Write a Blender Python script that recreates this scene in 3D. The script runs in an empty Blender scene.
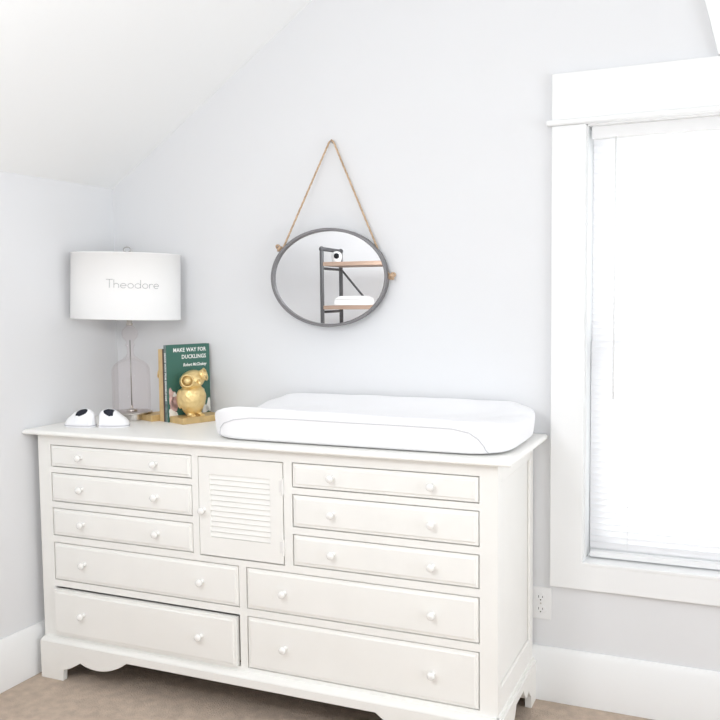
import bpy, bmesh, math, random
from mathutils import Vector, Matrix
from mathutils.bvhtree import BVHTree
random.seed(4)
scene = bpy.context.scene
COL = scene.collection
PI = math.pi
R = math.radians

# ------------------------------------------------------------------ materials
def mat(name, col, rough=0.5, metal=0.0, spec=0.4, bump=None, vary=None, coat=0.0):
    m = bpy.data.materials.new(name); m.use_nodes = True
    nt = m.node_tree; b = nt.nodes['Principled BSDF']
    b.inputs['Base Color'].default_value = (*col, 1)
    b.inputs['Roughness'].default_value = rough
    b.inputs['Metallic'].default_value = metal
    b.inputs['Specular IOR Level'].default_value = spec
    b.inputs['Coat Weight'].default_value = coat
    tc = nt.nodes.new('ShaderNodeTexCoord')
    if vary:
        scale, amt = vary
        n = nt.nodes.new('ShaderNodeTexNoise'); n.inputs['Scale'].default_value = scale
        n.inputs['Detail'].default_value = 6
        r = nt.nodes.new('ShaderNodeValToRGB')
        r.color_ramp.elements[0].position = .3; r.color_ramp.elements[1].position = .7
        r.color_ramp.elements[0].color = (*[max(0, c * (1 - amt)) for c in col], 1)
        r.color_ramp.elements[1].color = (*[min(1, c * (1 + amt)) for c in col], 1)
        nt.links.new(tc.outputs['Object'], n.inputs['Vector'])
        nt.links.new(n.outputs['Fac'], r.inputs['Fac'])
        nt.links.new(r.outputs['Color'], b.inputs['Base Color'])
    if bump:
        scale, st, dist = bump
        n2 = nt.nodes.new('ShaderNodeTexNoise'); n2.inputs['Scale'].default_value = scale
        n2.inputs['Detail'].default_value = 5
        bp = nt.nodes.new('ShaderNodeBump'); bp.inputs['Strength'].default_value = st
        bp.inputs['Distance'].default_value = dist
        nt.links.new(tc.outputs['Object'], n2.inputs['Vector'])
        nt.links.new(n2.outputs['Fac'], bp.inputs['Height'])
        nt.links.new(bp.outputs['Normal'], b.inputs['Normal'])
    return m

def mat_clear(name, tint, amt, mxf=1.0):
    m = bpy.data.materials.new(name); m.use_nodes = True
    nt = m.node_tree; nt.nodes.clear()
    out = nt.nodes.new('ShaderNodeOutputMaterial'); mx = nt.nodes.new('ShaderNodeMixShader')
    tr = nt.nodes.new('ShaderNodeBsdfTransparent'); tr.inputs['Color'].default_value = (*tint, 1)
    gl = nt.nodes.new('ShaderNodeBsdfGlossy'); gl.inputs['Roughness'].default_value = .03
    lw = nt.nodes.new('ShaderNodeLayerWeight'); lw.inputs['Blend'].default_value = amt
    mu = nt.nodes.new('ShaderNodeMath'); mu.operation = 'MULTIPLY'; mu.inputs[1].default_value = mxf
    nt.links.new(lw.outputs['Fresnel'], mu.inputs[0]); nt.links.new(mu.outputs[0], mx.inputs['Fac'])
    nt.links.new(tr.outputs[0], mx.inputs[1]); nt.links.new(gl.outputs[0], mx.inputs[2])
    nt.links.new(mx.outputs[0], out.inputs['Surface'])
    return m

def mat_translucent(name, col, fac):
    m = bpy.data.materials.new(name); m.use_nodes = True
    nt = m.node_tree; nt.nodes.clear()
    out = nt.nodes.new('ShaderNodeOutputMaterial'); mx = nt.nodes.new('ShaderNodeMixShader')
    d = nt.nodes.new('ShaderNodeBsdfDiffuse'); d.inputs['Color'].default_value = (*col, 1)
    t = nt.nodes.new('ShaderNodeBsdfTranslucent'); t.inputs['Color'].default_value = (*col, 1)
    mx.inputs['Fac'].default_value = fac
    nt.links.new(d.outputs[0], mx.inputs[1]); nt.links.new(t.outputs[0], mx.inputs[2])
    nt.links.new(mx.outputs[0], out.inputs['Surface'])
    return m

def mat_wood(name, c1, c2):
    m = mat(name, c1, .55)
    nt = m.node_tree; b = nt.nodes['Principled BSDF']
    tc = nt.nodes.new('ShaderNodeTexCoord'); mp = nt.nodes.new('ShaderNodeMapping')
    mp.inputs['Scale'].default_value = (2, 30, 30)
    n = nt.nodes.new('ShaderNodeTexNoise'); n.inputs['Scale'].default_value = 3; n.inputs['Detail'].default_value = 6
    r = nt.nodes.new('ShaderNodeValToRGB')
    r.color_ramp.elements[0].color = (*c1, 1); r.color_ramp.elements[1].color = (*c2, 1)
    nt.links.new(tc.outputs['Object'], mp.inputs['Vector']); nt.links.new(mp.outputs[0], n.inputs['Vector'])
    nt.links.new(n.outputs['Fac'], r.inputs['Fac']); nt.links.new(r.outputs['Color'], b.inputs['Base Color'])
    return m

M = dict(
    wall=mat('wall_paint', (.765, .770, .783), .75, spec=.2, bump=(160, .06, .002)),
    ceil=mat('ceiling_paint', (.90, .91, .91), .8, spec=.2, bump=(140, .05, .002)),
    trim=mat('trim_paint', (.86, .865, .865), .4, spec=.4),
    carpet=mat('beige_carpet', (.60, .49, .40), .95, spec=.05, bump=(260, .8, .008), vary=(30, .12)),
    dresser=mat('cream_white_paint', (.91, .902, .87), .42, spec=.4, bump=(60, .03, .002), vary=(6, .012)),
    dark=mat('dresser_shade_dark', (.16, .13, .11), .8),  # dark colour paints in the shade under the dresser and in its gaps
    knob=mat('glossy_white_knob', (.90, .89, .87), .18, spec=.6, coat=.4),
    pad=mat('white_jersey', (.90, .90, .915), .85, spec=.15, bump=(420, .10, .001)),
    seam=mat('pad_seam_thread', (.62, .62, .65), .8),
    shade=mat_translucent('linen_shade', (.95, .945, .935), .12),
    silver=mat('brushed_nickel', (.62, .59, .56), .3, 1.0),
    steel=mat('lamp_rod_metal', (.42, .41, .40), .3, 1.0),
    glass=mat_clear('clear_glass', (.985, .966, .966), .14, .22),
    pane=mat_clear('window_glass', (.98, .99, .985), .10),
    letter=mat('grey_lettering', (.47, .47, .47), .7),
    gold=mat('gold_leaf', (.84, .64, .31), .36, .75, bump=(110, .5, .006)),
    goldflat=mat('gold_base', (.70, .51, .25), .45, .55, vary=(25, .12)),
    bookgreen=mat('green_cloth_cover', (.048, .145, .112), .55, bump=(500, .1, .0008)),
    bookspine=mat('grey_green_spine', (.17, .22, .22), .6, vary=(60, .5)),
    bookdark=mat('dark_brown_cover', (.10, .055, .05), .6),
    booktan=mat('tan_cover', (.66, .48, .25), .6, vary=(30, .1)),
    paper=mat('paper_edges', (.86, .82, .72), .9),
    ink=mat('white_ink', (.88, .88, .85), .6),
    pink=mat('pale_pink_print', (.62, .42, .40), .6, vary=(45, .35)),
    shoe=mat('white_leather', (.90, .90, .915), .45, spec=.4),
    navy=mat('navy_lining', (.018, .02, .032), .8),
    sole=mat('white_rubber', (.86, .86, .88), .5),
    stripe=mat('grey_sole_line', (.38, .37, .42), .6),
    frame=mat('dark_grey_iron', (.19, .185, .19), .45, .3),
    rope=mat('jute_rope', (.56, .40, .27), .9, bump=(400, .8, .003), vary=(90, .25)),
    iron=mat('shelf_pipe_iron', (.12, .12, .125), .55, .3),
    wood=mat_wood('shelf_wood', (.33, .225, .17), (.46, .335, .26)),
    plastic=mat('white_plastic', (.82, .82, .82), .3),
    outletslot=mat('outlet_slot', (.06, .055, .05), .6),
    slat=mat_translucent('blind_slats', (.93, .93, .94), .5),
    black=mat('black_lens', (.01, .01, .012), .15),
)
m = bpy.data.materials.new('mirror_glass'); m.use_nodes = True
b = m.node_tree.nodes['Principled BSDF']
b.inputs['Base Color'].default_value = (.90, .905, .91, 1); b.inputs['Metallic'].default_value = 1; b.inputs['Roughness'].default_value = .0
M['mirror'] = m

# ------------------------------------------------------------------ mesh helpers
def box(bm, x0, x1, y0, y1, z0, z1):
    v = [bm.verts.new(p) for p in ((x0,y0,z0),(x1,y0,z0),(x1,y1,z0),(x0,y1,z0),(x0,y0,z1),(x1,y0,z1),(x1,y1,z1),(x0,y1,z1))]
    for f in ((0,3,2,1),(4,5,6,7),(0,1,5,4),(1,2,6,5),(2,3,7,6),(3,0,4,7)):
        bm.faces.new([v[i] for i in f])

def hull_box(bm, bottom, top):
    v = [bm.verts.new(p) for p in list(bottom) + list(top)]
    for f in ((0,3,2,1),(4,5,6,7),(0,1,5,4),(1,2,6,5),(2,3,7,6),(3,0,4,7)):
        bm.faces.new([v[i] for i in f])

def rings(bm, loops, close=True, cap0=True, cap1=True):
    vs = [[bm.verts.new(p) for p in L] for L in loops]
    n = len(loops[0])
    for a, c in zip(vs, vs[1:]):
        for i in range(n if close else n - 1):
            j = (i + 1) % n
            bm.faces.new((a[i], a[j], c[j], c[i]))
    if cap0: bm.faces.new(vs[0][::-1])
    if cap1: bm.faces.new(vs[-1])
    return vs

def lathe(bm, prof, c=(0,0,0), seg=32, axis='z', sx=1, sy=1, cap0=True, cap1=True):
    loops = []
    for r, h in prof:
        L = []
        for i in range(seg):
            a = 2 * PI * i / seg
            p, q = r * math.cos(a) * sx, r * math.sin(a) * sy
            if axis == 'z': L.append((c[0]+p, c[1]+q, c[2]+h))
            elif axis == 'y': L.append((c[0]+p, c[1]+h, c[2]+q))
            else: L.append((c[0]+h, c[1]+p, c[2]+q))
        loops.append(L)
    rings(bm, loops, True, cap0, cap1)

def tube(bm, pts, r, seg=10, closed=False, twist=0):
    pts = [Vector(p) for p in pts]; n = len(pts); loops = []
    up = Vector((0, 0, 1)); prev = None
    for i, p in enumerate(pts):
        if closed: t = pts[(i+1) % n] - pts[i-1]
        else: t = pts[min(i+1, n-1)] - pts[max(i-1, 0)]
        t.normalize()
        if prev is None:
            a = t.cross(up)
            if a.length < 1e-3: a = t.cross(Vector((1, 0, 0)))
        else:
            a = prev - t * prev.dot(t)
        a.normalize(); prev = a; bb = t.cross(a)
        rr = r[i] if isinstance(r, (list, tuple)) else r
        loops.append([p + (a*math.cos(2*PI*k/seg) + bb*math.sin(2*PI*k/seg)) * rr for k in range(seg)])
    if closed: loops.append(loops[0])
    rings(bm, loops, True, not closed, not closed)

def prism_y(bm, poly, y0, y1):          # polygon in x,z pushed along y
    a = [bm.verts.new((x, y0, z)) for x, z in poly]; c = [bm.verts.new((x, y1, z)) for x, z in poly]
    n = len(poly)
    for i in range(n): bm.faces.new((a[i], a[(i+1) % n], c[(i+1) % n], c[i]))
    bm.faces.new(a[::-1]); bm.faces.new(c)

def prism_x(bm, poly, x0, x1):          # polygon in y,z pushed along x
    a = [bm.verts.new((x0, y, z)) for y, z in poly]; c = [bm.verts.new((x1, y, z)) for y, z in poly]
    n = len(poly)
    for i in range(n): bm.faces.new((a[i], a[(i+1) % n], c[(i+1) % n], c[i]))
    bm.faces.new(a[::-1]); bm.faces.new(c)

def sphere(bm, c, rx, ry, rz, u=24, v=14, rot=None):
    mtx = Matrix.Translation(c) @ (rot.to_4x4() if rot else Matrix.Identity(4)) @ Matrix.Diagonal((rx, ry, rz, 1))
    bmesh.ops.create_uvsphere(bm, u_segments=u, v_segments=v, radius=1, matrix=mtx)

W = {}                                   # world origin of each object while it is built
def obj(name, bm, material, parent=None, smooth=False, bevel=0, bseg=2, origin=None, subd=0, angle=40, merge=False):
    if merge: bmesh.ops.remove_doubles(bm, verts=bm.verts, dist=1e-6)
    bmesh.ops.recalc_face_normals(bm, faces=bm.faces)
    xs = [v.co for v in bm.verts]
    lo = Vector([min(p[i] for p in xs) for i in range(3)]); hi = Vector([max(p[i] for p in xs) for i in range(3)])
    og = Vector(origin) if origin is not None else (lo + hi) / 2
    if origin is None and parent is None: og.z = lo.z
    for v in bm.verts: v.co -= og
    me = bpy.data.meshes.new(name); bm.to_mesh(me); bm.free()
    me.materials.append(material)
    if smooth:
        for p in me.polygons: p.use_smooth = True
    o = bpy.data.objects.new(name, me); COL.objects.link(o)
    o.location = og - (W[parent.name] if parent else Vector((0, 0, 0)))
    if parent: o.parent = parent
    W[o.name] = og
    if bevel:
        md = o.modifiers.new('bevel', 'BEVEL'); md.width = bevel; md.segments = bseg; md.limit_method = 'ANGLE'; md.angle_limit = R(angle)
        for p in me.polygons: p.use_smooth = True
        md.harden_normals = True
    if subd:
        md = o.modifiers.new('sub', 'SUBSURF'); md.levels = subd; md.render_levels = subd
    return o

def empty(name, loc):
    o = bpy.data.objects.new(name, None); COL.objects.link(o); o.location = loc
    o.empty_display_size = .05; W[o.name] = Vector(loc); return o

def tag(o, label, cat, group=None):
    o['label'] = label; o['category'] = cat
    if group: o['group'] = group
    return o
def struct(o): o['kind'] = 'structure'; return o
def nb(): return bmesh.new()

# ------------------------------------------------------------------ room shell
XR, YB, ZC = 4.0, -3.3, 2.78            # right wall, rear wall, flat ceiling
FL = .009                                 # top of the carpet pile
wx = lambda y: .004 + .025 * y          # the left wall runs very slightly out of square
SL = .672; KZ = 1.7927                  # slope of the ceiling and height of the knee wall
OX0, OX1, OZ0, OZ1 = 1.8530, 2.72, .4915, 1.882   # window opening
bm = nb()
box(bm, -.3, OX0, 0, .14, 0, 3.0); box(bm, OX1, XR + .1, 0, .14, 0, 3.0)
box(bm, OX0, OX1, 0, .14, 0, OZ0); box(bm, OX0, OX1, 0, .14, OZ1, 3.0)
struct(obj('wall_back', bm, M['wall']))
bm = nb()
hull_box(bm, [(wx(YB)-.12, YB, 0), (wx(YB), YB, 0), (wx(0), 0, 0), (wx(0)-.12, 0, 0)],
         [(wx(YB)-.12, YB, KZ), (wx(YB), YB, KZ), (wx(0), 0, KZ), (wx(0)-.12, 0, KZ)])
struct(obj('wall_left', bm, M['wall']))
def holed_wall_x(bm, x0, x1, ya, yb, z1, hy0, hy1, hz0, hz1):
    box(bm, x0, x1, ya, hy0, 0, z1); box(bm, x0, x1, hy1, yb, 0, z1)
    box(bm, x0, x1, hy0, hy1, 0, hz0); box(bm, x0, x1, hy0, hy1, hz1, z1)
bm = nb(); holed_wall_x(bm, XR, XR + .12, YB, 0, ZC, -2.75, -.75, .5, 2.15)
struct(obj('wall_right', bm, M['wall']))
bm = nb()
hx0, hx1, hz0, hz1 = 1.05, 3.5, .5, 2.2
box(bm, -.2, hx0, YB - .12, YB, 0, 3.0); box(bm, hx1, XR + .1, YB - .12, YB, 0, 3.0)
box(bm, hx0, hx1, YB - .12, YB, 0, hz0); box(bm, hx0, hx1, YB - .12, YB, hz1, 3.0)
struct(obj('wall_rear', bm, M['wall']))
def opening_trim(name, axis, a0, a1, z0, z1, pos, side):
    bm = nb(); w, t = .1, .02
    for (p0, p1, q0, q1) in ((a0-w, a0, z0-w, z1+w), (a1, a1+w, z0-w, z1+w), (a0, a1, z1, z1+w), (a0, a1, z0-w, z0)):
        if axis == 'x': box(bm, pos, pos + side*t, p0, p1, q0, q1)
        else: box(bm, p0, p1, pos, pos + side*t, q0, q1)
    am = (a0 + a1) / 2; zm = (z0 + z1) / 2
    for (p0, p1, q0, q1) in ((am-.02, am+.02, z0, z1), (a0, a1, zm-.02, zm+.02)):
        if axis == 'x': box(bm, pos - side*.08, pos - side*.04, p0, p1, q0, q1)
        else: box(bm, p0, p1, pos - side*.08, pos - side*.04, q0, q1)
    return struct(obj(name, bm, M['trim'], bevel=.003))
opening_trim('unseen_window_right', 'x', -2.75, -.75, .5, 2.15, XR, -1)  # unseen window, put in for light from the right
opening_trim('unseen_window_rear', 'y', hx0, hx1, hz0, hz1, YB, 1)  # unseen window, put in for soft light from behind the camera

bm = nb(); box(bm, -.35, XR + .1, YB - .12, .14, -.1, FL)
struct(obj('floor', bm, M['carpet']))
# ceiling: slope over the knee wall, then flat
bm = nb()
xt = lambda y: wx(y) + (ZC - KZ) / SL
hull_box(bm, [(wx(YB)-.13, YB-.12, KZ-.0874), (xt(YB), YB-.12, ZC), (xt(0), 0, ZC), (wx(0)-.13, 0, KZ-.0874)],
         [(wx(YB)-.13, YB-.12, KZ+.1), (xt(YB), YB-.12, ZC+.12), (xt(0), 0, ZC+.12), (wx(0)-.13, 0, KZ+.1)])
hull_box(bm, [(xt(YB), YB-.12, ZC), (XR+.1, YB-.12, ZC), (XR+.1, 0, ZC), (xt(0), 0, ZC)],
         [(xt(YB), YB-.12, ZC+.12), (XR+.1, YB-.12, ZC+.12), (XR+.1, 0, ZC+.12), (xt(0), 0, ZC+.12)])
struct(obj('ceiling', bm, M['ceil']))
# steep white board on the right above the window
bm = nb(); prism_y(bm, [(2.0475, ZC), (2.2310, 2.0455), (XR, 2.0455), (XR, ZC)], -.03, 0)
struct(obj('trim_1', bm, M['ceil']))

# baseboards
BB = .1905
def bb_prof(t): return [(0, FL), (-t, FL), (-t, BB - .02), (-t*.55, BB - .006), (-t*.4, BB), (0, BB)]
bm = nb(); prism_x(bm, bb_prof(.018), 0.0, XR)
struct(obj('baseboard_back', bm, M['trim'], bevel=.002))
bm = nb()
L = []
for y in (YB, 0):
    L.append([(wx(y) - p, y, z) for p, z in bb_prof(.015)])
rings(bm, L)
struct(obj('baseboard_left', bm, M['trim'], bevel=.002))
bm = nb(); box(bm, XR - .018, XR, YB, -.02, FL, BB); struct(obj('baseboard_right', bm, M['trim'], bevel=.003))
bm = nb(); box(bm, .0, XR - .02, YB, YB + .018, FL, BB); struct(obj('baseboard_rear', bm, M['trim'], bevel=.003))

# ------------------------------------------------------------------ the window
CX0, CX1 = 1.7478, 2.8266
bm = nb()                                 # jamb lining
box(bm, OX0 - .004, OX0 + .012 - .012 + .004, -.005, .135, OZ0, OZ1); box(bm, OX1 - .004, OX1 + .004, -.005, .135, OZ0, OZ1)
box(bm, OX0, OX1, -.005, .135, OZ1 - .004, OZ1 + .002)
win = struct(obj('window_1', bm, M['trim']))
bm = nb()
prism_y(bm, [(CX0, .4015), (CX1, .4015), (CX1, OZ1), (OX1, OZ1), (OX1, OZ0 - .001), (OX0, OZ0 - .001), (OX0, OZ1), (CX0, OZ1)], -.022, 0)
obj('casing', bm, M['trim'], win, bevel=.003)
bm = nb(); box(bm, CX0, CX1, -.024, 0, 1.8995, 2.0425); obj('head_board', bm, M['trim'], win, bevel=.003)
bm = nb(); box(bm, CX0 - .018, CX1 + .018, -.036, 0, 1.882, 1.8995); obj('fillet', bm, M['trim'], win, bevel=.007, bseg=3)
bm = nb(); box(bm, OX0 + .001, OX1 - .001, -.0235, .134, OZ0 - .010, OZ0 + .002); obj('window_sill', bm, M['trim'], win, bevel=.003)
sash = None
for (z0, z1, y0, nm) in ((OZ0, 1.2, .085, 'lower'), (1.165, OZ1 - .004, .11, 'upper')):
    bm = nb(); x0, x1 = OX0 + .005, OX1 - .005; w = .052
    lo_w = .07 if nm == 'lower' else .04
    box(bm, x0, x0 + w, y0, y0 + .024, z0, z1); box(bm, x1 - w, x1, y0, y0 + .024, z0, z1)
    box(bm, x0 + w, x1 - w, y0, y0 + .024, z0, z0 + lo_w); box(bm, x0 + w, x1 - w, y0, y0 + .024, z1 - .04, z1)
    s = obj('sash', bm, M['trim'], win, bevel=.003)
    bm = nb(); box(bm, x0 + w, x1 - w, y0 + .010, y0 + .014, z0 + lo_w, z1 - .04)
    obj('pane', bm, M['pane'], s)

# venetian blind
bx0, bx1, by = OX0 + .012, OX1 - .012, .042
bl = tag(empty('window_blind', ((bx0 + bx1) / 2, by, OZ0)), 'closed white venetian blind glowing with daylight inside the window', 'blind')
bm = nb(); box(bm, bx0, bx1, by - .022, by + .018, OZ1 - .043, OZ1 - .003); obj('headrail', bm, M['plastic'], bl, bevel=.003)
bm = nb()
z = OZ0 + .045; tilt = R(62)
while z < OZ1 - .05:
    hw = .0125; dy, dz = hw * math.cos(tilt), hw * math.sin(tilt)
    prof = []
    for k in range(5):
        t = -1 + k / 2; c_ = .0018 * (1 - t * t)
        prof.append((by + t * dy - c_ * math.sin(tilt), z - t * dz - c_ * math.cos(tilt)))
    poly = prof + [(y + .0006, q + .0006) for y, q in prof[::-1]]
    prism_x(bm, poly, bx0 + .003, bx1 - .003)
    z += .0205
obj('slats', bm, M['slat'], bl, smooth=False)
bm = nb(); box(bm, bx0 + .002, bx1 - .002, by - .014, by + .014, OZ0 + .008, OZ0 + .026); obj('bottom_rail', bm, M['plastic'], bl, bevel=.003)
bm = nb(); tube(bm, [(1.939, by - .03, 1.84), (1.939, by - .032, 1.5), (1.9385, by - .03, 1.02)], .0028, 8); obj('tilt_wand', bm, M['plastic'], bl, smooth=True)
bm = nb()
for x in (bx0 + .12, (bx0 + bx1) / 2, bx1 - .12): tube(bm, [(x, by - .0145, OZ0 + .02), (x, by - .0145, OZ1 - .04)], .0008, 5)
obj('ladder_cord', bm, M['plastic'], bl)

# outlet
ot = tag(empty('wall_outlet', (1.7165, 0, .28)), 'white duplex wall outlet between the dresser and the window', 'outlet')
bm = nb(); box(bm, 1.681, 1.751, -.006, 0, .281, .390); obj('cover_plate', bm, M['plastic'], ot, bevel=.003)
for zc in (.3545, .3145):
    bm = nb(); lathe(bm, [(.0165, -.0085), (.0175, -.0075), (.0175, -.004)], (1.716, 0, zc), 24, 'y', 1, .82)
    s = obj('receptacle', bm, M['plastic'], ot)
    bm = nb()
    for dx, w, h in ((-.0065, .0018, .0075), (.0065, .0018, .006)):
        box(bm, 1.716 + dx - w/2, 1.716 + dx + w/2, -.0092, -.0080, zc - h/2 + .003, zc + h/2 + .003)
    lathe(bm, [(.0022, -.0092), (.0022, -.008)], (1.716, 0, zc - .0075), 10, 'y')
    obj('slot', bm, M['outletslot'], s)
bm = nb(); lathe(bm, [(.003, -.0075), (.003, -.005)], (1.716, 0, .3345), 12, 'y'); obj('screw', bm, M['silver'], ot)

# ------------------------------------------------------------------ dresser
cl, cr, yf, yb = .0299, 1.6914, -.4772, -.012
zu, H, zp = .8838, .9, .1545
d = tag(empty('dresser', (.86, -.25, FL)), 'wide cream white dresser with ten drawers and a louvered door', 'dresser')
xs_ = dict(x0=.085, x1=.6767, x2=.7008, x3=1.0148, x4=.8474, x5=1.0437, x6=1.6389, x7=.8736)
Z = dict(A=(.847, .768), B=(.7482, .6439), C=(.6227, .5221), D=(.499, .362), E=(.3395, .1669), F=(.8456, .5179))
opens = [('x0','x1','A'), ('x0','x1','B'), ('x0','x1','C'), ('x0','x4','D'), ('x0','x4','E'),
         ('x5','x6','A'), ('x5','x6','B'), ('x5','x6','C'), ('x7','x6','D'), ('x7','x6','E'), ('x2','x3','F')]
rects = [(xs_[a], xs_[c], Z[k][1], Z[k][0]) for a, c, k in opens]
gx = sorted({cl, cr} | {r[0] for r in rects} | {r[1] for r in rects})
gz = sorted({zp - .02, zu} | {r[2] for r in rects} | {r[3] for r in rects})
bm = nb(); vg = {}
def gv(x, y, z):
    k = (round(x, 5), round(y, 5), round(z, 5))
    if k not in vg: vg[k] = bm.verts.new((x, y, z))
    return vg[k]
def solid(i, j):
    if not (0 <= i < len(gx) - 1 and 0 <= j < len(gz) - 1): return False
    xm, zm = (gx[i] + gx[i+1]) / 2, (gz[j] + gz[j+1]) / 2
    return not any(r[0] < xm < r[1] and r[2] < zm < r[3] for r in rects)
yk = yf + .030
for i in range(len(gx) - 1):
    for j in range(len(gz) - 1):
        if not solid(i, j): continue
        xa, xb, za, zb = gx[i], gx[i+1], gz[j], gz[j+1]
        for y in (yf, yk): bm.faces.new([gv(xa, y, za), gv(xb, y, za), gv(xb, y, zb), gv(xa, y, zb)])
        for (ni, nj, p, q) in ((i-1, j, (xa, za), (xa, zb)), (i+1, j, (xb, za), (xb, zb)), (i, j-1, (xa, za), (xb, za)), (i, j+1, (xa, zb), (xb, zb))):
            if not solid(ni, nj): bm.faces.new([gv(p[0], yf, p[1]), gv(q[0], yf, q[1]), gv(q[0], yk, q[1]), gv(p[0], yk, p[1])])
obj('face_frame', bm, M['dresser'], d)
bm = nb()
box(bm, cl, cl + .018, yk, yb, .10, zu)                               # left side
box(bm, cl + .018, cr - .03, yb - .008, yb, .10, zu)                  # back
obj('carcass', bm, M['dresser'], d)
bm = nb(); box(bm, cl + .0185, cr - .0305, yf + .25, yf + .26, .141, zu - .01); obj('gap_shade_panel', bm, M['dark'], d)  # dark sheet that paints in shade behind the drawer gaps
bm = nb(); box(bm, cl + .018, cr - .03, yk, yb - .008, .121, .138); obj('bottom_panel', bm, M['dark'], d)  # dark colour stands in for the shade below the dresser
bm = nb()                                                              # framed right side
box(bm, cr - .03, cr - .010, yk, yb, .10, zu)
for (y0, y1, z0, z1) in ((yk, yf + .040, .10, zu), (yb - .045, yb, .10, zu), (yf + .040, yb - .045, .10, .225), (yf + .040, yb - .045, zu - .06, zu)):
    box(bm, cr - .010, cr, y0, y1, z0, z1)
obj('side_panel', bm, M['dresser'], d, bevel=.004, bseg=2)
# top with a moulded edge
bm = nb()
sx0, sx1, sy0, sy1 = -.006, 1.7373, -.5139, -.005
LP = []
for ins, zz in ((.034, .8838), (.007, .8838), (.003, .8850), (.0005, .8875), (0, .8905), (.0008, .8945), (.0035, .8980), (.008, H)):
    LP.append([(sx0 + ins * .8, sy0 + ins, zz), (sx1 - ins, sy0 + ins, zz), (sx1 - ins, sy1, zz), (sx0 + ins * .8, sy1, zz)])
rings(bm, LP)
obj('dresser_top', bm, M['dresser'], d)
# scrolled plinth
pf = -.5069; px0, px1 = .0337, 1.7040
def scroll(x0, x1, zt, az, foot, cusp, lobe, cusp2, zl, zc1):
    half = [(0, FL), (foot, FL), (foot + .003, .05)]
    for k in range(1, 7):                                             # cove up to the cusp
        t = k / 6; half.append((foot + .003 + (cusp - foot - .003) * t, .05 + (zc1 - .05) * (1 - math.cos(t * PI / 2)) * .6 + (zc1 - .05) * t * .4))
    for k in range(1, 13):                                            # lobe
        t = k / 12; zc = zc1 + (az - zc1) * t
        half.append((cusp + (cusp2 - cusp) * t, zc - math.sin(t * PI) ** .8 * (((zc1 + az) / 2) - zl)))
    p = [(x0 + a, z) for a, z in half] + [(x1 - a, z) for a, z in half[::-1]]
    return p + [(x1, zt), (x0, zt)]
bm = nb()
prism_y(bm, scroll(px0, px1, zp - .010, .1165, .0985, .1775, .27, .377, .0725, .0853), pf, pf + .022)
prism_y(bm, [(px0, zp - .010), (px1, zp - .010), (px1 - .004, zp), (px0 + .004, zp)], pf, yf + .002)
for v in bm.verts:
    if v.co.z > zp - .001 and v.co.y < pf + .002: v.co.y = pf + .012
obj('plinth', bm, M['dresser'], d, bevel=.0015, bseg=1)
for xa, xb, nm in ((px1 - .022, px1, 'r'), (px0, px0 + .022, 'l')):
    bm = nb()
    q = scroll(pf + .0221, yb, zp - .010, .1165, .075, .115, .15, .185, .075, .0853)
    prism_x(bm, q, xa, xb)
    if nm == 'r': prism_x(bm, [(pf + .0221, zp - .010), (yb, zp - .010), (yb, zp), (pf + .0221, zp)], cr - .004, px1 - .006)
    obj('plinth_side', bm, M['dresser'], d, bevel=.0015, bseg=1)
bm = nb(); box(bm, px0 + .022, px1 - .022, yb - .02, yb, .03, .125); obj('back_rail', bm, M['dark'], d)  # rail coloured dark to deepen the painted shade under the dresser

def knob_bm(c):
    bm = nb()
    K_ = .88
    prof = [(q * K_, h * K_) for q, h in [(.0085, .002), (.0085, -.002), (.0055, -.005), (.0050, -.011), (.0080, -.014), (.0125, -.018), (.0138, -.0225), (.0125, -.027), (.0085, -.0305), (.003, -.032)]]
    lathe(bm, prof, c, 20, 'y'); return bm
proto_knob = None
def front_panel(bm, x0, x1, z0, z1, y, depth=.02):
    """drawer front: flat edge, small step and bead, slightly raised field"""
    L = []
    for ins, yy in ((0, y + depth), (0, y + .001), (.001, y), (.0085, y - .0005), (.0095, y - .0030), (.0115, y - .0042)):
        L.append([(x0 + ins, yy, z0 + ins), (x1 - ins, yy, z0 + ins), (x1 - ins, yy, z1 - ins), (x0 + ins, yy, z1 - ins)])
    rings(bm, L)
for (a, c, k) in opens[:-1]:
    x0, x1, (z1, z0) = xs_[a], xs_[c], Z[k]
    g = .0034; slack = (a == 'x0' and k == 'E'); out = .014 if slack else 0   # one drawer hangs slightly open
    gl, gr, gt, gb = (g, .008, .0085, g) if slack else (g, g, g, g)
    y = yf - out + .001
    bm = nb(); front_panel(bm, x0 + gl, x1 - gr, z0 + gb, z1 - gt, y)
    box(bm, x0 + .012, x1 - .014, y + .02, y + .40, z0 + .012, z1 - .022)
    dr = obj('drawer', bm, M['dresser'], d)
    off = .139
    for xk in (x0 + off, x1 - off):
        kc = Vector((xk, y - .005, (z0 + z1) / 2 + .002))
        if proto_knob is None:
            proto_knob = obj('knob', knob_bm(kc), M['knob'], dr, smooth=True, origin=kc)
        else:
            kn = proto_knob.copy(); COL.objects.link(kn); kn.parent = dr; kn.location = kc - W[dr.name]
# louvered door
x0, x1, (z1, z0) = xs_['x2'] + .0028, xs_['x3'] - .0035, (Z['F'][0] - .003, Z['F'][1] + .005)
lx0, lx1, lz0, lz1 = .7450, .9665, .5835, .7885
bm = nb(); y = yf - .001
for (a, c, e, f) in ((x0, lx0, z0, z1), (lx1, x1, z0, z1), (lx0, lx1, z0, lz0), (lx0, lx1, lz1, z1)):
    box(bm, a, c, y, y + .022, e, f)
door = obj('door', bm, M['dresser'], d)
bm = nb(); n = 12; pitch = (lz1 - lz0) / n
for i in range(n):
    zc = lz0 + pitch * (i + .5)
    prism_x(bm, [(y + .0012, zc - pitch*.38), (y + .0032, zc - pitch*.46), (y + .0085, zc + pitch*.46), (y + .0062, zc + pitch*.54)], lx0, lx1)
box(bm, lx0, lx1, y + .0100, y + .0140, lz0, lz1)
obj('louver_panel', bm, M['dresser'], door)
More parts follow.
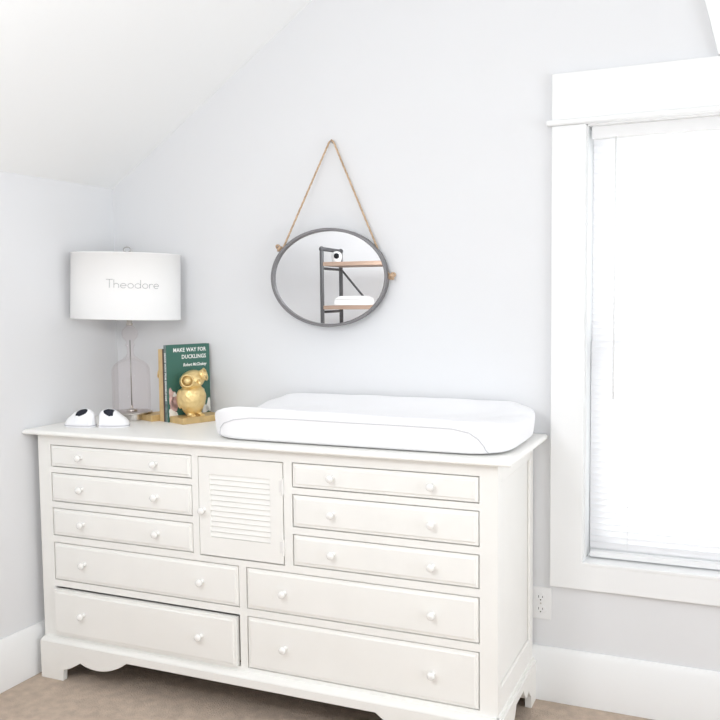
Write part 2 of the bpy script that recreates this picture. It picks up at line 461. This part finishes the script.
kc = Vector((.7215, y, .670)); kn = proto_knob.copy(); COL.objects.link(kn); kn.parent = door; kn.location = kc - W[door.name]
for zc in (.768, .5755):
    bm = nb(); xh = x1 + .0015
    lathe(bm, [(.0015, -.027), (.0040, -.025), (.0040, -.012), (.0046, -.0115), (.0046, .0115), (.0040, .012), (.0040, .025), (.0015, .027)], (xh, y - .0035, zc), 12)
    box(bm, xh - .014, xh - .002, y - .0014, y + .001, zc - .018, zc + .018)
    obj('hinge', bm, M['knob'], door)

# ------------------------------------------------------------------ changing pad
PX0, PX1, PY0, PY1 = .718, 1.722, -.482, -.016
def spow(v, p): return math.copysign(abs(v) ** p, v)
def pad_mesh():
    bm = nb(); nu, nv, nw = 56, 28, 8
    bmesh.ops.create_cube(bm, size=2)
    bmesh.ops.subdivide_edges(bm, edges=bm.edges, cuts=27, use_grid_fill=True)
    for v in bm.verts:
        u, t, w = v.co
        p = 7.0
        n = (abs(u) ** p + abs(t) ** p + abs(w) ** p) ** (1 / p)
        pc = 6.2
        # rounded in plan, softer on top than below
        nn = (abs(u) ** (pc + 5) + abs(t) ** pc + (abs(w) ** pc if w > 0 else abs(w) ** 14)) ** (1 / pc)
        u2, t2, w2 = u / nn, t / nn, (w / nn if w > 0 else w / max(1, nn ** .15))
        w2 = max(-1, min(1, w2))
        s = (u2 * 1.0); hump = abs(t2) ** 2.2
        hz = .062 + .060 * hump + .004 * (t2 > 0) * hump - (.012 if t2 < 0 else .003) * max(0, s) * hump + (.010 if t2 < 0 else .0) * max(0, -s) * hump
        flat = max(0., (s - .55) / .45)
        hz = hz * (1 - flat * .0) + flat * .030 * (1 - hump)
        x = (PX0 + PX1) / 2 + u2 * (PX1 - PX0) / 2
        yy = (PY0 + PY1) / 2 + t2 * (PY1 - PY0) / 2
        # underside tucks in
        k = (w2 + 1) / 2
        tuck = .010 * (1 - k) ** 2
        x -= tuck * u2; yy -= tuck * t2
        zz = H + .001 + k * hz
        wr = .0015 * math.sin(x * 31 + 4 * math.sin(yy * 17)) * math.sin(zz * 60 + x * 9) + .0010 * math.sin(x * 83 + yy * 40)
        zz += wr * min(1, k * 2); yy += (.0022 * math.sin(x * 23 + 2.0 * math.sin(x * 7)) * math.sin(k * PI) if t2 < -.6 else 0)
        v.co = (x, yy, zz)
    return bm
bm = pad_mesh()
tree = BVHTree.FromBMesh(bm)
pad = tag(empty('changing_pad', ((PX0+PX1)/2, (PY0+PY1)/2, H)), 'white contoured changing pad lying on the right half of the dresser top', 'changing pad')
pc = obj('pad_cover', bm, M['pad'], pad, smooth=True, subd=1)
pts = []
ctrl = [(.765, .912), (.775, .934), (.80, .956), (.84, .970), (.90, .978), (1.0, .981), (1.2, .980), (1.4, .979), (1.56, .977), (1.61, .968), (1.636, .950), (1.650, .930), (1.657, .908)]
from bisect import bisect
dense = []
for (a, c) in zip(ctrl, ctrl[1:]):
    for k in range(6): dense.append((a[0] + (c[0]-a[0]) * k/6, a[1] + (c[1]-a[1]) * k/6))
dense.append(ctrl[-1])
for x, zz in dense:
    h = tree.ray_cast(Vector((x, -1, zz)), Vector((0, 1, 0)))
    if h[0]: pts.append(h[0] + Vector((0, -.0002, 0)))
bm = nb(); tube(bm, pts, .0016, 6); sm = obj('seam', bm, M['seam'], pad, smooth=True)

# ------------------------------------------------------------------ table lamp
lc = Vector((.2015, -.17, H))
lamp = tag(empty('table_lamp', lc), 'glass table lamp with white drum shade and grey lettering, left end of dresser', 'lamp')
bm = nb(); lathe(bm, [(.045, 0), (.046, .001), (.046, .025), (.074, .026), (.0765, .0275), (.0765, .0305), (.074, .032), (.010, .0325)], lc, 48)
obj('base', bm, M['silver'], lamp, smooth=False, bevel=.001)
bm = nb(); lathe(bm, [(.0022, .032), (.0022, .300)], lc, 10); obj('rod', bm, M['steel'], lamp, smooth=True)
bm = nb()
outer = [(.066, .0330), (.0695, .038), (.0705, .05), (.0705, .10), (.0705, .175), (.069, .193), (.062, .208), (.048, .220), (.030, .230), (.018, .240), (.0125, .250), (.0125, .272), (.019, .282),
         (.013, .290), (.016, .298), (.027, .310), (.031, .326), (.027, .342), (.015, .352), (.012, .356)]
lathe(bm, outer, lc, 48, cap0=True, cap1=True)
obj('glass_column', bm, M['glass'], lamp, smooth=True)
bm = nb(); lathe(bm, [(.020, .0325), (.021, .0345), (.012, .040), (.005, .043), (.0046, .052), (.0022, .054)], lc, 24); obj('collar', bm, M['silver'], lamp, smooth=True)
bm = nb(); lathe(bm, [(.0125, .3558), (.0125, .363), (.0095, .366), (.0095, .400), (.013, .402), (.013, .44), (.006, .445), (.0035, .46), (.0035, .620), (.009, .622), (.010, .626), (.006, .631)], lc, 24)
obj('socket', bm, M['silver'], lamp, smooth=True)
bm = nb()                                   # ring finial
tube(bm, [lc + Vector((.0135 * math.cos(a) * .92, .0135 * math.cos(a) * .4, .6385 + .0095 * math.sin(a))) for a in [2*PI*k/20 for k in range(20)]], .0024, 8, closed=True)
obj('finial', bm, M['steel'], lamp, smooth=True, merge=True)
ax = Vector((.918, .397, 0)).normalized(); bx = Vector((-ax.y, ax.x, 0))
RX, RY, SZ0, SZ1 = .2005, .153, .380, .6235
TILT = R(1.7)
def shade_pt(th, h, off=0):
    t = (h - SZ0) / (SZ1 - SZ0); k = 1.0 - .012 * (t - .5)
    x = (RX * k + off) * math.cos(th); y = (RY * k + off) * math.sin(th); z = h - .5
    x2 = x * math.cos(TILT) + z * math.sin(TILT); z2 = -x * math.sin(TILT) + z * math.cos(TILT)
    return lc + ax * (x2 - .0085) + bx * y + Vector((0, 0, z2 + .5))
bm = nb(); seg = 96
prof = [(SZ0, 0), (SZ0, .0022), (SZ0 + .004, .0025), (SZ0 + .0045, .0015), (SZ1 - .0045, .0015), (SZ1 - .004, .0025), (SZ1, .0022), (SZ1, 0), (SZ1 - .004, -.0005), (SZ0 + .004, -.0005)]
L = [[shade_pt(2*PI*k/seg, h, o) for k in range(seg)] for h, o in prof]
L.append(L[0]); rings(bm, L, True, False, False)
sh = obj('lamp_shade', bm, M['shade'], lamp, merge=True)
for p in sh.data.polygons: p.use_smooth = True
bm = nb()                                   # spider fitting that carries the shade
for k in range(3):
    a = 2*PI*k/3 + .3; e = shade_pt(a, SZ1 - .012); tube(bm, [lc + Vector((0, 0, .618)), (lc + Vector((0,0,.612)) + e) / 2, e], .0016, 6)
obj('spider', bm, M['silver'], lamp)
# thin single-stroke lettering that follows the shade
def arc(cx, cy, r, a0, a1, n=14, sy=1): return [(cx + r*math.cos(R(a0 + (a1-a0)*k/n)), cy + sy*r*math.sin(R(a0 + (a1-a0)*k/n))) for k in range(n+1)]
strokes, x = [], 0.
def put(list_, adv):
    global x
    for s in list_: strokes.append([(x + p, q) for p, q in s])
    x += adv
r_ = .27
def e_(): return [arc(r_, .27, r_, 0, 315, 18), [(0, .27), (2*r_, .27)]]
put([[(0, 1), (.66, 1)], [(.33, 0), (.33, 1)]], .76)
put([[(0, 0), (0, 1)], arc(.23, .30, .23, 180, 0, 10) + [(.46, 0)]], .62)
put(e_(), .68)
put([arc(r_, .27, r_, 0, 360, 20)], .68)
put([arc(r_, .27, r_, 0, 360, 20), [(2*r_, 0), (2*r_, 1)]], .72)
put([arc(r_, .27, r_, 0, 360, 20)], .70)
put([[(0, 0), (0, .52)], arc(.22, .30, .22, 180, 50, 8)], .46)
put(e_(), .54)
TW = x; th0, th1 = R(-98.5), R(-43.5); hb = .495; hs = .030
bm = nb()
for s in strokes:
    tube(bm, [shade_pt(th0 + (th1 - th0) * p / TW, hb + hs * q, .0020) for p, q in s], .00105, 5)
obj('lettering', bm, M['letter'], sh)

# ------------------------------------------------------------------ books and bookends
ang = R(66.5)
sp = Vector((.3845, -.196, H))             # foot of the green cover's spine edge
def book_root(name, label, off, group=None):
    """local x runs along the covers away from the spine, local y points back through the pile"""
    o = empty(name, (0, 0, 0)); tag(o, label, 'book', group)
    o['_p'] = off; return o
dvec = Vector((math.cos(ang), math.sin(ang), 0)); nvec = Vector((dvec.y, -dvec.x, 0))
def place(o, along, out):
    p = sp + dvec * along + nvec * out
    o.location = p; o.rotation_euler = (0, 0, ang); 
    if '_p' in o: del o['_p']
def text_mesh(body, size, shear=0, bold=0, align='RIGHT', spacing=1.0, sx=1.0):
    cu = bpy.data.curves.new('t', 'FONT'); cu.body = body; cu.size = size; cu.shear = shear; cu.align_x = align
    cu.offset = bold; cu.space_character = spacing; cu.resolution_u = 2; cu.extrude = .0002
    to = bpy.data.objects.new('t', cu); COL.objects.link(to)
    dg = bpy.context.evaluated_depsgraph_get()
    me = bpy.data.meshes.new_from_object(to.evaluated_get(dg))
    bpy.data.objects.remove(to); bpy.data.curves.remove(cu)
    b2 = nb(); b2.from_mesh(me); bpy.data.meshes.remove(me)
    for v in b2.verts: v.co.x *= sx
    return b2
def make_book(name, label, wd, ht, th, cover, out, along=0):
    o = book_root(name, label, 0)
    bm = nb()
    # front cover faces local -y
    box(bm, 0, wd, -th, -th + .0028, 0, ht); box(bm, 0, wd, -.0028, 0, 0, ht)
    prism = [( .0028, -th + .0028)]
    cov = obj('cover', bm, cover, o, bevel=.0008)
    bm = nb(); box(bm, 0.0002, .0030, -th + .0005, -.0005, 0.0002, ht - .0002)
    spn = obj('spine', bm, M['bookspine'] if name == 'picture_book' else cover, o, bevel=.0008)
    bm = nb(); box(bm, .003, wd - .004, -th + .003, -.003, .003, ht - .004); obj('pages', bm, M['paper'], o)
    place(o, along, out); return o, cov, spn
BW, BH, BT = .185, .284, .020
green, gcov, gsp = make_book('picture_book', 'dark green picture book with white title lettering, behind the gold owl', BW, BH, BT, M['bookgreen'], -BT)
make_book('slim_book', 'slim dark brown book squeezed between the green and tan books', .19, .270, .010, M['bookdark'], -BT - .0105)
make_book('tan_book', 'thick tan book at the left end of the upright row', .19, .268, .029, M['booktan'], -BT - .0105 - .0295)
def cover_text(body, size, xr, zb, shear, bold, sx, spacing=1.05):
    b2 = text_mesh(body, size, shear, bold, 'RIGHT', spacing, sx)
    for v in b2.verts:
        a, c, e = v.co; v.co = (xr + a, -BT - .0003 - e, zb + c)
    return obj('title_lettering', b2, M['ink'], gcov)
cover_text('MAKE WAY FOR', .0205, BW - .016, .2575, 0, .0004, .90)
cover_text('DUCKLINGS', .0205, BW - .016, .2315, 0, .0004, .90)
cover_text('Robert McCloskey', .0165, BW - .016, .203, .32, .0003, .80, 1.0)
b2 = text_mesh('MAKE WAY FOR DUCKLINGS', .0135, 0, .0004, 'LEFT', 1.02, .98)
for v in b2.verts:
    a, c, e = v.co; v.co = (-.0002 - e, -.0052 - c, .255 - a)
obj('spine_lettering', b2, M['ink'], gsp)
# plain printed patches at the foot of the cover
bm = nb(); rnd = random.Random(3)
def patch(bm, cx, cz, rx, rz, lay):
    n = 14; L = [[], []]
    for k in range(n):
        a = 2*PI*k/n; q = 1 + .25 * math.sin(3*a + cx*90)
        for j, yy in ((0, -BT), (1, -BT - .0003 - .00012*lay)): L[j].append((min(BW-.001, max(.0015, cx + rx*q*math.cos(a))), yy, max(.001, cz + rz*q*math.sin(a))))
    rings(bm, L)
for (cx, cz, rx, rz) in ((.016, .095, .011, .030), (.030, .075, .015, .032), (.022, .052, .016, .024)):
    bm = nb(); patch(bm, cx, cz, rx, rz, 0); obj('printed_picture', bm, M['pink'], gcov)
for (cx, cz, rx, rz) in ((.016, .032, .013, .016), (.034, .022, .011, .012), (.178, .048, .013, .026), (.160, .036, .014, .018), (.03, .10, .008, .008), (.046, .085, .007, .007)):
    bm = nb(); patch(bm, cx, cz, rx, rz, 1); obj('printed_picture', bm, M['ink'], gcov)

def make_owl(name, label):
    """local -y is the outward side (the way the owl faces); base starts at the books"""
    o = empty(name, (0, 0, 0)); tag(o, label, 'bookend', 'gold owl bookends')
    bm = nb(); box(bm, 0, .168, -.086, 0, 0, .022); obj('base', bm, M['goldflat'], o, bevel=.002)
    cx, cy = .066, -.044
    bm = nb()                                # body with feather bumps
    prof = [(.020, .024), (.026, .030), (.034, .042), (.043, .060), (.048, .080), (.0475, .098), (.042, .114), (.031, .126), (.020, .132)]
    seg = 40; L = []
    fine = []
    for (a, c) in zip(prof, prof[1:]):
        for k in range(4): fine.append((a[0] + (c[0]-a[0])*k/4, a[1] + (c[1]-a[1])*k/4))
    fine.append(prof[-1])
    for i, (rr, hh) in enumerate(fine):
        L.append([(cx + (rr + (.0014 * max(0, math.sin(k*2*PI/seg*10 + (i//3 % 2)*PI)) * (1 - (i % 3)/3) if 4 < i < 27 else 0)) * math.cos(2*PI*k/seg), cy + (rr*.92 + (.0014 * max(0, math.sin(k*2*PI/seg*10 + (i//3 % 2)*PI)) * (1 - (i % 3)/3) if 4 < i < 27 else 0)) * math.sin(2*PI*k/seg), hh) for k in range(seg)])
    rings(bm, L)
    obj('body', bm, M['gold'], o, smooth=True)
    for s in (-1, 1):
        bm = nb(); sphere(bm, (cx + s*.041, cy + .012, .083), .009, .020, .034, 20, 12); obj('wing', bm, M['gold'], o, smooth=True)
        bm = nb()
        for k in (-1, 0, 1): sphere(bm, (cx + s*.017 + k*.0058, cy - .028, .0245), .0042, .012, .0055, 12, 8)
        sphere(bm, (cx + s*.017, cy - .012, .028), .012, .014, .010, 14, 8)
        obj('foot', bm, M['gold'], o, smooth=True)
    hc = Vector((cx, cy - .002, .148)); HR = Matrix.Rotation(R(-14), 3, 'Y') @ Matrix.Rotation(R(-8), 3, 'X')
    bm = nb(); sphere(bm, hc, .046, .041, .034, 28, 16, HR); obj('head', bm, M['gold'], o, smooth=True)
    for s in (-1, 1):
        q = HR @ Matrix.Rotation(s * R(44), 3, 'Z')
        c0 = hc + HR @ Vector((s*.030, -.024, .006))
        bm = nb(); ring = []
        for k in range(28):
            a = 2*PI*k/28; ring.append(c0 + q @ Vector((.0205*math.cos(a), -.010, .0205*math.sin(a))))
        tube(bm, ring, .0030, 8, closed=True)
        L = [[c0 + q @ Vector((rr*math.cos(2*PI*k/24), yy, rr*math.sin(2*PI*k/24))) for k in range(24)] for rr, yy in ((.018, .012), (.0205, -.008), (.0110, -.010), (.0105, -.014), (.004, -.0165), (.0005, -.017))]
        rings(bm, L)
        obj('eye', bm, M['gold'], o, smooth=True)
    bm = nb(); tube(bm, [Vector((cx, cy - .038, .146)), Vector((cx, cy - .050, .139)), Vector((cx, cy - .052, .130))], [.0075, .006, .001], 10); obj('beak', bm, M['gold'], o, smooth=True)
    return o
owl = make_owl('owl_bookend', 'gold owl bookend standing in front of the green cover')
owl.location = sp + dvec * .005 + nvec * .0015; owl.rotation_euler = (0, 0, ang)
owl.scale = (1.06, 1.06, 1.05)
owl2 = owl.copy(); COL.objects.link(owl2)
for c in list(owl.children):
    k = c.copy(); COL.objects.link(k); k.parent = owl2
    if not c.name.startswith('base'): k.location.x -= .014
owl2['label'] = 'gold bookend mostly hidden behind the tan book, only its base showing'
owl2.location = sp + dvec * .145 + nvec * (-BT - .0105 - .0295 - .002); owl2.rotation_euler = (0, 0, ang + PI)

# ------------------------------------------------------------------ baby shoes
def make_shoe(name, label):
    """toe towards local +x, heel at x=0, length .104"""
    Ln = .116
    o = empty(name, (0, 0, 0)); tag(o, label, 'shoe', 'white baby sneakers')
    def wid(t): return (.0215 + .0065 * math.sin(min(1, max(0, (t - .15)/.85)) * PI) ** 1.0) * min(1, (max(0, t) / .07) ** .5 if t < .07 else 1) * (max(0, 1 - ((t - .80)/.20) ** 2) ** .5 if t > .80 else 1)
    def hgt(t):
        pts_ = [(0, .044), (.06, .054), (.16, .063), (.3, .067), (.45, .065), (.6, .056), (.75, .042), (.88, .032), (1, .019)]
        for (a, c) in zip(pts_, pts_[1:]):
            if t <= c[0]: return a[1] + (c[1]-a[1]) * (t - a[0]) / (c[0] - a[0])
        return pts_[-1][1]
    ts = [.0, .012, .03, .06] + [.08 + .013 * k for k in range(56)] + [.82, .85, .88, .91, .94, .96, .975, .99, .998]
    na = 72
    def shell(sc, top, z0):
        L = []
        for t in ts:
            w, h = wid(t) * sc + .0004, hgt(t) * top
            row = []
            for k in range(na + 1):
                a = PI * k / na
                row.append((Ln * (.5 + (t - .5) * (1 if sc == 1 else .95)), spow(math.cos(a), .75) * w * (1 - .16 * max(0, math.sin(a)) * (t < .6)), z0 + spow(math.sin(a), .8) * (h - z0)))
            L.append(row)
        return L
    L = shell(1, 1, .008)
    bm = nb(); vs = [[bm.verts.new(p) for p in row] for row in L]
    for i in range(len(ts) - 1):
        for k in range(na):
            tm = (ts[i] + ts[i+1]) / 2; am = (k + .5) / na
            if .15 < tm < .64 and abs(am - .36) < .19 * max(0, 1 - ((tm - .40) / .235) ** 2) ** .5: continue
            bm.faces.new((vs[i][k], vs[i][k+1], vs[i+1][k+1], vs[i+1][k]))
    bm.faces.new(vs[0]); bm.faces.new(vs[-1][::-1])
    u = obj('upper', bm, M['shoe'], o, smooth=True)
    md = u.modifiers.new('thick', 'SOLIDIFY'); md.thickness = .002; md.offset = -1
    bm = nb(); rows = shell(.88, .95, .010); rings(bm, rows, False, True, True); obj('lining', bm, M['navy'], o, smooth=True)
    bm = nb(); L = []
    for z, gsc in ((0, .98), (.001, 1.03), (.011, 1.05), (.012, 1.0)):
        ring = [(Ln * (.5 + (t - .5) * 1.03), wid(t) * gsc + .0012, z) for t in ts] + [(Ln * (.5 + (t - .5) * 1.03), -wid(t) * gsc - .0012, z) for t in ts[::-1]]
        L.append(ring)
    rings(bm, L); s = obj('sole', bm, M['sole'], o)
    bm = nb(); ring = [(Ln * (.5 + (t - .5) * 1.03), wid(t) * 1.045 + .0013, .0065) for t in ts] + [(Ln * (.5 + (t - .5) * 1.03), -wid(t) * 1.045 - .0013, .0065) for t in ts[::-1]]
    tube(bm, ring, .0011, 6, closed=True); obj('sole_stripe', bm, M['stripe'], s, merge=True)
    bm = nb()                                # strap across the instep
    L = []
    for k in range(13):
        a = PI * (.06 + .88 * k / 12); t = .58
        w, h = wid(t) + .0016, hgt(t) + .0016
        p = Vector((0, spow(math.cos(a), .75) * w, .008 + spow(math.sin(a), .8) * (h - .008)))
        L.append([p + Vector((Ln*.53, 0, 0)), p + Vector((Ln*.64, 0, -.003 * math.sin(a) - .003)), p * .96 + Vector((Ln*.64, 0, -.003)), p * .96 + Vector((Ln*.53, 0, 0))])
    rings(bm, L); obj('strap', bm, M['shoe'], o, smooth=False)
    return o
s1 = make_shoe('baby_shoe', 'white baby sneaker with dark lining at the left end of the dresser, toe left')
s1.location = (.2005, -.380, H); s1.rotation_euler = (0, 0, R(186))
s2 = s1.copy(); COL.objects.link(s2)
for c in list(s1.children):
    k = c.copy(); COL.objects.link(k); k.parent = s2
    for g in c.children:
        g2 = g.copy(); COL.objects.link(g2); g2.parent = k
s2['label'] = 'white baby sneaker with dark lining nearer the lamp base, toe right'
s2.location = (.2135, -.368, H); s2.rotation_euler = (0, 0, R(22)); s2.scale = (.92, -1, 1)

# ------------------------------------------------------------------ mirror on a rope
my = R(8); pm = Vector((.979, -.056, 1.4215))
nM = Vector((math.sin(my), -math.cos(my), 0)); eX = Vector((math.cos(my), math.sin(my), 0)); eZ = Vector((0, 0, 1))
def mp(x, z, out=0): return pm + eX * x + eZ * z + nM * out
MX, MZ = .2135, .1725
mir = tag(empty('wall_mirror', pm), 'oval wall mirror in a dark grey metal frame hung by a rope', 'mirror')
seg = 96
bm = nb(); L = []
for ins, out in ((0, -.020), (0, .010), (.0015, .012), (.0085, .012), (.0105, .0105), (.0105, -.018)):
    L.append([mp((MX - ins) * math.cos(2*PI*k/seg), (MZ - ins) * math.sin(2*PI*k/seg), out) for k in range(seg)])
L.append(L[0]); rings(bm, L, True, False, False)
fr = obj('frame', bm, M['frame'], mir, merge=True)
bm = nb(); L = [[mp((MX - .010) * math.cos(2*PI*k/seg), (MZ - .010) * math.sin(2*PI*k/seg), o) for k in range(seg)] for o in (-.016, -.001)]
rings(bm, L); obj('glass', bm, M['mirror'], mir)
# rope: one length over the hook, a knot at each side of the frame
apex = Vector((.977, -.016, 1.9015))
kl, kr = mp(-.192, .112, -.004), mp(.222, .004, -.004)
kl_att, kr_att = mp(-.178, .117, .014), mp(.226, .02, -.0)
def rope_tube(bm, pts, r):
    ds = []
    for a, c in zip(pts, pts[1:]):
        a, c = Vector(a), Vector(c); n = max(2, int((c - a).length / .006))
        ds += [a.lerp(c, k / n) for k in range(n)]
    ds.append(Vector(pts[-1]))
    tube(bm, ds, r, 8)
    for ph in (0, 2*PI/3, 4*PI/3):           # laid strands
        st = []
        for i, p in enumerate(ds):
            t = (ds[min(i+1, len(ds)-1)] - ds[max(i-1, 0)]).normalized(); s_ = t.cross(Vector((0, 1, 0))).normalized(); q_ = t.cross(s_)
            a = ph + i * .55; st.append(p + (s_ * math.cos(a) + q_ * math.sin(a)) * r * .55)
        tube(bm, st, r * .62, 6)
bm = nb()
tl = apex + Vector((-.009, 0, -.006)); tr = apex + Vector((.009, 0, -.006))
rope_tube(bm, [mp(-.172, .106, -.006), mp(-.163, .121, -.004), tl, apex + Vector((0, 0, .0015)), tr, mp(.2105, .014, -.006), mp(.219, .006, -.006)], .0032)
obj('rope', bm, M['rope'], mir, smooth=True)
for c0, sgn in ((mp(-.1845, .108, -.004), -1), (mp(.2255, .002, -.006), 1)):
    bm = nb()
    for k in range(3):
        rg = []
        for i in range(16):
            a = 2*PI*i/16; rg.append(c0 + eX * (.0065*math.cos(a)*(1 if k != 1 else .6) + (k-1)*.004) + eZ * (.0065*math.sin(a) + (k-1)*.0035*sgn) + nM * (.005*math.sin(a + k*2.1)))
        tube(bm, rg, .0036, 8, closed=True)
    tube(bm, [c0, c0 + eX*sgn*.006 - eZ*.012], [.0034, .0042], 8)
    obj('knot', bm, M['rope'], mir, smooth=True, merge=True)
    bm = nb(); e = (c0 - mp(0, 0)); 
    inward = -Vector((e.dot(eX), 0, e.dot(eZ))).normalized()
    tube(bm, [c0, c0 + eX * inward.x * .024 + eZ * inward.z * .024], .0035, 8); obj('rope_end', bm, M['rope'], mir, smooth=True)
hk = tag(empty('wall_hook', (.977, 0, 1.8985)), 'small metal hook in the wall at the peak of the mirror rope', 'hook')
bm = nb(); lathe(bm, [(.0018, -.022), (.0018, -.0005), (.004, -.0005), (.004, 0)], (.977, 0, 1.8965), 10, 'y'); tube(bm, [(.977, -.022, 1.8965), (.977, -.0235, 1.901)], .0017, 8)
obj('pin', bm, M['steel'], hk, smooth=True)

# ------------------------------------------------------------------ bookshelf across the room (seen in the mirror)
sa = math.atan2(.213, .977); s0 = Vector((.4925, -2.7, 0)); e1 = Vector((math.cos(sa), math.sin(sa), 0)); e2 = Vector((math.sin(sa), -math.cos(sa), 0))
shf = tag(empty('bookshelf', (0, 0, 0)), 'dark pipe and wood bookshelf reflected in the oval mirror', 'bookshelf')
LW, LD, TOP = 1.05, .35, 1.673             # local: x along, y = -depth
def post(bm, x, y): tube(bm, [(x, y, FL), (x, y, TOP - .03), (x, y, TOP)], .0135, 12)
for x in (0, LW):
    for y in (0, -LD):
        bm = nb(); post(bm, x, y); obj('post', bm, M['iron'], shf, smooth=True)
    bm = nb(); tube(bm, [(x, .004, TOP), (x, -LD - .004, TOP)], .0135, 12)
    sphere(bm, (x, 0, TOP), .018, .018, .018, 14, 10); sphere(bm, (x, -LD, TOP), .018, .018, .018, 14, 10); obj('top_bar', bm, M['iron'], shf, smooth=True)
    for zz in (1.545, 1.258):
        bm = nb(); tube(bm, [(x, 0, zz), (x, -LD, zz)], .009, 10); obj('cross_bar', bm, M['iron'], shf, smooth=True)
for zz in (1.586, 1.300, 1.0, .70, .40, .12):
    bm = nb(); box(bm, .012, LW - .012, -LD - .005, .012, zz - .026, zz); obj('shelf_board', bm, M['wood'], shf, bevel=.002)
for sgn in (0, 1):
    bm = nb(); a, c = ((0, 1.545), (LW * .46, .98)) if not sgn else ((LW, 1.545), (LW * .54, .98))
    tube(bm, [(a[0], -LD - .014, a[1]), (c[0], -LD - .014, c[1])], .0075, 8); obj('brace', bm, M['iron'], shf)
shf.location = s0; shf.rotation_euler = (0, 0, sa)
def on_shelf(x, y, z): return s0 + e1 * x + e2 * y + Vector((0, 0, z))
mon = tag(empty('baby_monitor', on_shelf(.055, .13, 1.586)), 'white baby monitor with a round black lens on the upper shelf', 'monitor')
bm = nb(); o0 = Vector(mon.location)
lathe(bm, [(.026, 0), (.030, .003), (.030, .012), (.0345, .022), (.0365, .042), (.032, .062), (.018, .073), (.004, .076)], o0, 24); obj('housing', bm, M['plastic'], mon, smooth=True)
bm = nb(); dl = (Vector((1.0, 0, 1.5)) - (o0 + Vector((0, 0, .045)))).normalized(); a = dl.cross(Vector((0, 0, 1))).normalized(); bb_ = dl.cross(a)
cc = o0 + Vector((0, 0, .045)) + dl * .0335
rings(bm, [[cc + dl * q + (a * math.cos(2*PI*k/20) + bb_ * math.sin(2*PI*k/20)) * r for k in range(20)] for r, q in ((.019, -.006), (.019, .003), (.014, .005), (.004, .0045))])
obj('lens', bm, M['black'], mon, smooth=True)
bt = tag(empty('storage_box', on_shelf(.19, .10, 1.300)), 'low white lidded box on the lower shelf reflected in the mirror', 'box')
o0 = Vector(bt.location)
def shelf_box(bm, w0, d0, w1, d1, z0, z1):
    def c4(w, dd, z): return [o0 + e1 * sx * w/2 + e2 * sy * dd/2 + Vector((0, 0, z)) for sx, sy in ((-1, -1), (-1, 1), (1, 1), (1, -1))]
    rings(bm, [c4(w0, d0, z0), c4(w1, d1, z1)])
bm = nb(); shelf_box(bm, .235, .15, .225, .145, 0, .040); obj('body', bm, M['plastic'], bt, bevel=.004)
bm = nb(); shelf_box(bm, .232, .155, .17, .11, .0405, .062); obj('lid', bm, M['plastic'], bt, bevel=.004)

# ------------------------------------------------------------------ light
def area(name, loc, rot, sx, sy, power, col=(1, 1, 1)):
    l = bpy.data.lights.new(name, 'AREA'); l.shape = 'RECTANGLE'; l.size = sx; l.size_y = sy; l.energy = power; l.color = col
    o = bpy.data.objects.new(name, l); COL.objects.link(o); o.location = loc; o.rotation_euler = rot; return o
area('daylight_window', ((OX0 + OX1)/2, .62, 1.25), (R(-90), 0, 0), 1.6, 2.0, 84, (.97, .985, 1))
area('unseen_right_light', (XR + .45, -1.75, 1.45), (0, R(90), 0), 2.4, 2.6, 185, (.93, .965, 1))  # soft source outside the unseen right window
area('unseen_rear_light', ((hx0 + hx1)/2, YB - .5, 1.5), (R(90), 0, 0), 2.9, 2.4, 60, (.95, .975, 1))  # soft source outside the unseen rear window
pl = bpy.data.lights.new('fill_lamp_left', 'POINT'); pl.energy = 92; pl.shadow_soft_size = .20; pl.color = (.95, .975, 1)  # unseen fill light, added to brighten the left of the room
po = bpy.data.objects.new('fill_lamp_left', pl); COL.objects.link(po); po.location = (1.15, -2.12, 1.70)
w = bpy.data.worlds.new('sky'); scene.world = w; w.use_nodes = True
w.node_tree.nodes['Background'].inputs['Color'].default_value = (.93, .97, 1, 1)
w.node_tree.nodes['Background'].inputs['Strength'].default_value = 1.6

# ------------------------------------------------------------------ camera
cam = bpy.data.cameras.new('camera'); co = bpy.data.objects.new('camera', cam); COL.objects.link(co)
r3 = Vector((.9177, .3972, -.0110)); u3 = Vector((-.0187, .0706, .9973)); b3 = Vector((.3969, -.9150, .0722))
mw = Matrix((r3, u3, b3)).transposed().to_4x4(); mw.translation = (2.2863, -2.8024, 1.3507)
q = mw.to_quaternion(); co.rotation_mode = 'QUATERNION'; co.rotation_quaternion = q; co.location = mw.translation
cam.sensor_width = 36; cam.lens = 863.0 / 720 * 36; cam.clip_start = .02
scene.camera = co
scene.view_settings.view_transform = 'Standard'; scene.view_settings.look = 'None'
scene.view_settings.exposure = -1.42; scene.view_settings.gamma = 1; scene.view_settings.use_curve_mapping = False
scene.cycles.max_bounces = 12; scene.cycles.diffuse_bounces = 6; scene.cycles.transparent_max_bounces = 16
